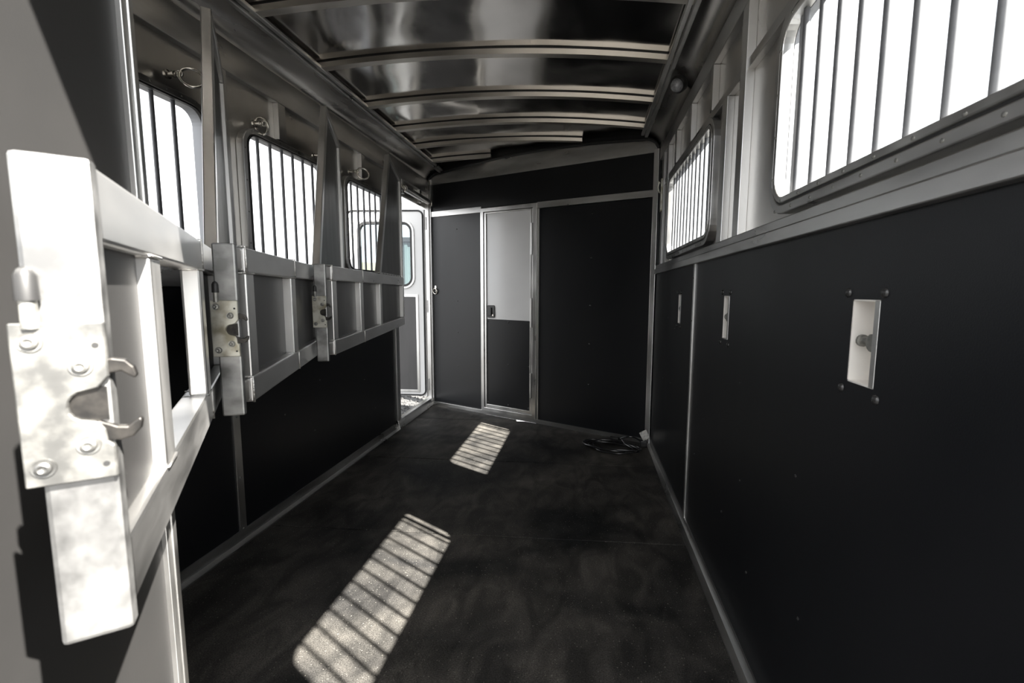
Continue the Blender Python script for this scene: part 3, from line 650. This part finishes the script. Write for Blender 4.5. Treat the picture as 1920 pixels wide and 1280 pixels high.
# ------------------------------------------------------------------ side door swung outwards
DY = 4.385
d2 = struct(empty('door_2', (XL - 0.03, DY, 0.09)), 'white side door swung open outside')
def sdp(a, b, t): return (-a, t, b)          # a: distance from the hinge edge outwards
DW, DH = 0.775, 1.83
win = (0.128, 0.655, 1.10, 1.70); wz = lambda z: z
# door slab: ring around the window + slab below
MB().sheet([0, DW], [0, DH], [(win[0] - 0.0, win[1], win[2], win[3])], sdp, 0.0, 0.035).build('door_slab', 'white', d2)
MB().tube([(-a, -0.004, b) for a, b in rrect(0.012, DW - 0.012, 0.012, DH - 0.012, 0.05)], 0.008, 8, True).build('door_gasket', 'rubber', d2, smooth=True)
MB().loop_ring(rrect(win[0] + 0.012, win[1] - 0.012, win[2] + 0.012, win[3] - 0.012, 0.07), rrect(win[0] - 0.012, win[1] + 0.012, win[2] - 0.012, win[3] + 0.012, 0.09), sdp, -0.010, 0.03).build('window_gasket', 'rubber', d2, bevel=0.003)
MB().loop_ring(rrect(win[0] - 0.010, win[1] + 0.010, win[2] - 0.010, win[3] + 0.010, 0.09), rrect(win[0] - 0.030, win[1] + 0.030, win[2] - 0.030, win[3] + 0.030, 0.11), sdp, -0.012, 0.002).build('window_ring', 'alu', d2, bevel=0.003)
MB().prism(rrect(win[0] + 0.005, win[1] - 0.005, win[2] + 0.005, win[3] - 0.005, 0.07), sdp, 0.016, 0.019).build('door_pane', 'glass_tint', d2)
MB().box(-0.40, -0.38, 0.004, 0.016, win[2] + 0.01, win[3] - 0.01).build('sash_frame', 'alu', d2)
MB().sheet([0.07, DW - 0.05], [0.04, 1.015], [(0.095, DW - 0.075, 0.065, 0.99)], sdp, -0.008, 0.0).build('kick_frame', 'alu', d2, bevel=0.002)
MB().sheet([0.095, DW - 0.075], [0.065, 0.99], [], sdp, -0.004, 0.0).build('kick_panel', 'grey_panel', d2)
for z in (0.12, 0.9, 1.7): MB().cyl((0.012, 0.02, z - 0.06), (0.012, 0.02, z + 0.06), 0.011, 10).build('hinge', 'alu', d2, smooth='auto')

# ------------------------------------------------------------------ outside
GZ = -0.45
g = struct(MB().box(-60, 60, -60, 60, GZ - 0.3, GZ).build('ground', 'gravel'), 'pale gravel yard')
gv = MB(); rnd = random.Random(3)
for i in range(3200):
    x = rnd.uniform(-4.2, -1.9); y = rnd.uniform(4.6, 8.6); q = rnd.uniform(0.009, 0.024); c = Vector((x, y, GZ + q * 0.3)); V = []
    for dx, dy, dz in ((1, 0, 0), (-1, 0, 0), (0, 1, 0), (0, -1, 0), (0, 0, 1), (0, 0, -1)):
        V.append(c + Vector((dx * q * rnd.uniform(.7, 1.3), dy * q * rnd.uniform(.7, 1.3), dz * q * rnd.uniform(.5, .9))))
    gv.add(V, [(0, 2, 4), (2, 1, 4), (1, 3, 4), (3, 0, 4), (2, 0, 5), (1, 2, 5), (3, 1, 5), (0, 3, 5)])
go = gv.build('gravel', 'gravel'); tag(go, 'loose gravel stones outside the side door', 'gravel', kind='stuff')
ct = empty('storage_container', (-3.30, 9.2, GZ)); tag(ct, 'pale teal steel container seen through the side door window', 'container')
MB().box(-0.62, 0.62, -0.5, 1.5, 0.05, 2.52).build('container_body', 'teal', ct, bevel=0.02)
for i in range(4): MB().box(-0.60 + i * 0.38, -0.54 + i * 0.38, -0.52, -0.5, 0.06, 2.51).build('corrugation', 'teal', ct)
MB().box(-0.66, 0.66, -0.55, 1.55, 2.52, 2.60).build('container_roof_rim', 'plastic', ct)
MB().box(-0.64, 0.64, -0.52, 1.52, 0.0, 0.05).build('container_skid', 'plastic', ct)
V = []; Fc = []
for i in range(41):
    for j in range(13):
        x = -60 + i * 2.2; y = 46 + j * 3.0
        hgt = 6.6 * math.sin(math.pi * min(1, j / 12)) * (0.75 + 0.35 * noise.noise((x * 0.05, 2.0, 0))) * max(0.0, min(1, (i) / 8, (40 - i) / 8))
        V.append((x, y, GZ - 0.1 + hgt + 0.25 * noise.noise((x * 0.4, y * 0.4, 3))))
for i in range(40):
    for j in range(12):
        q = i * 13 + j; Fc.append((q, q + 13, q + 14, q + 1))
struct(MB().add(V, Fc).build('hill', 'hill', smooth=True), 'dry grass hill far outside')
wp = MB().box(-1.86, -1.74, 5.9, 6.02, GZ, 2.35).build('timber_post', 'wood', bevel=0.008); tag(wp, 'brown timber post outside behind the side door', 'post')
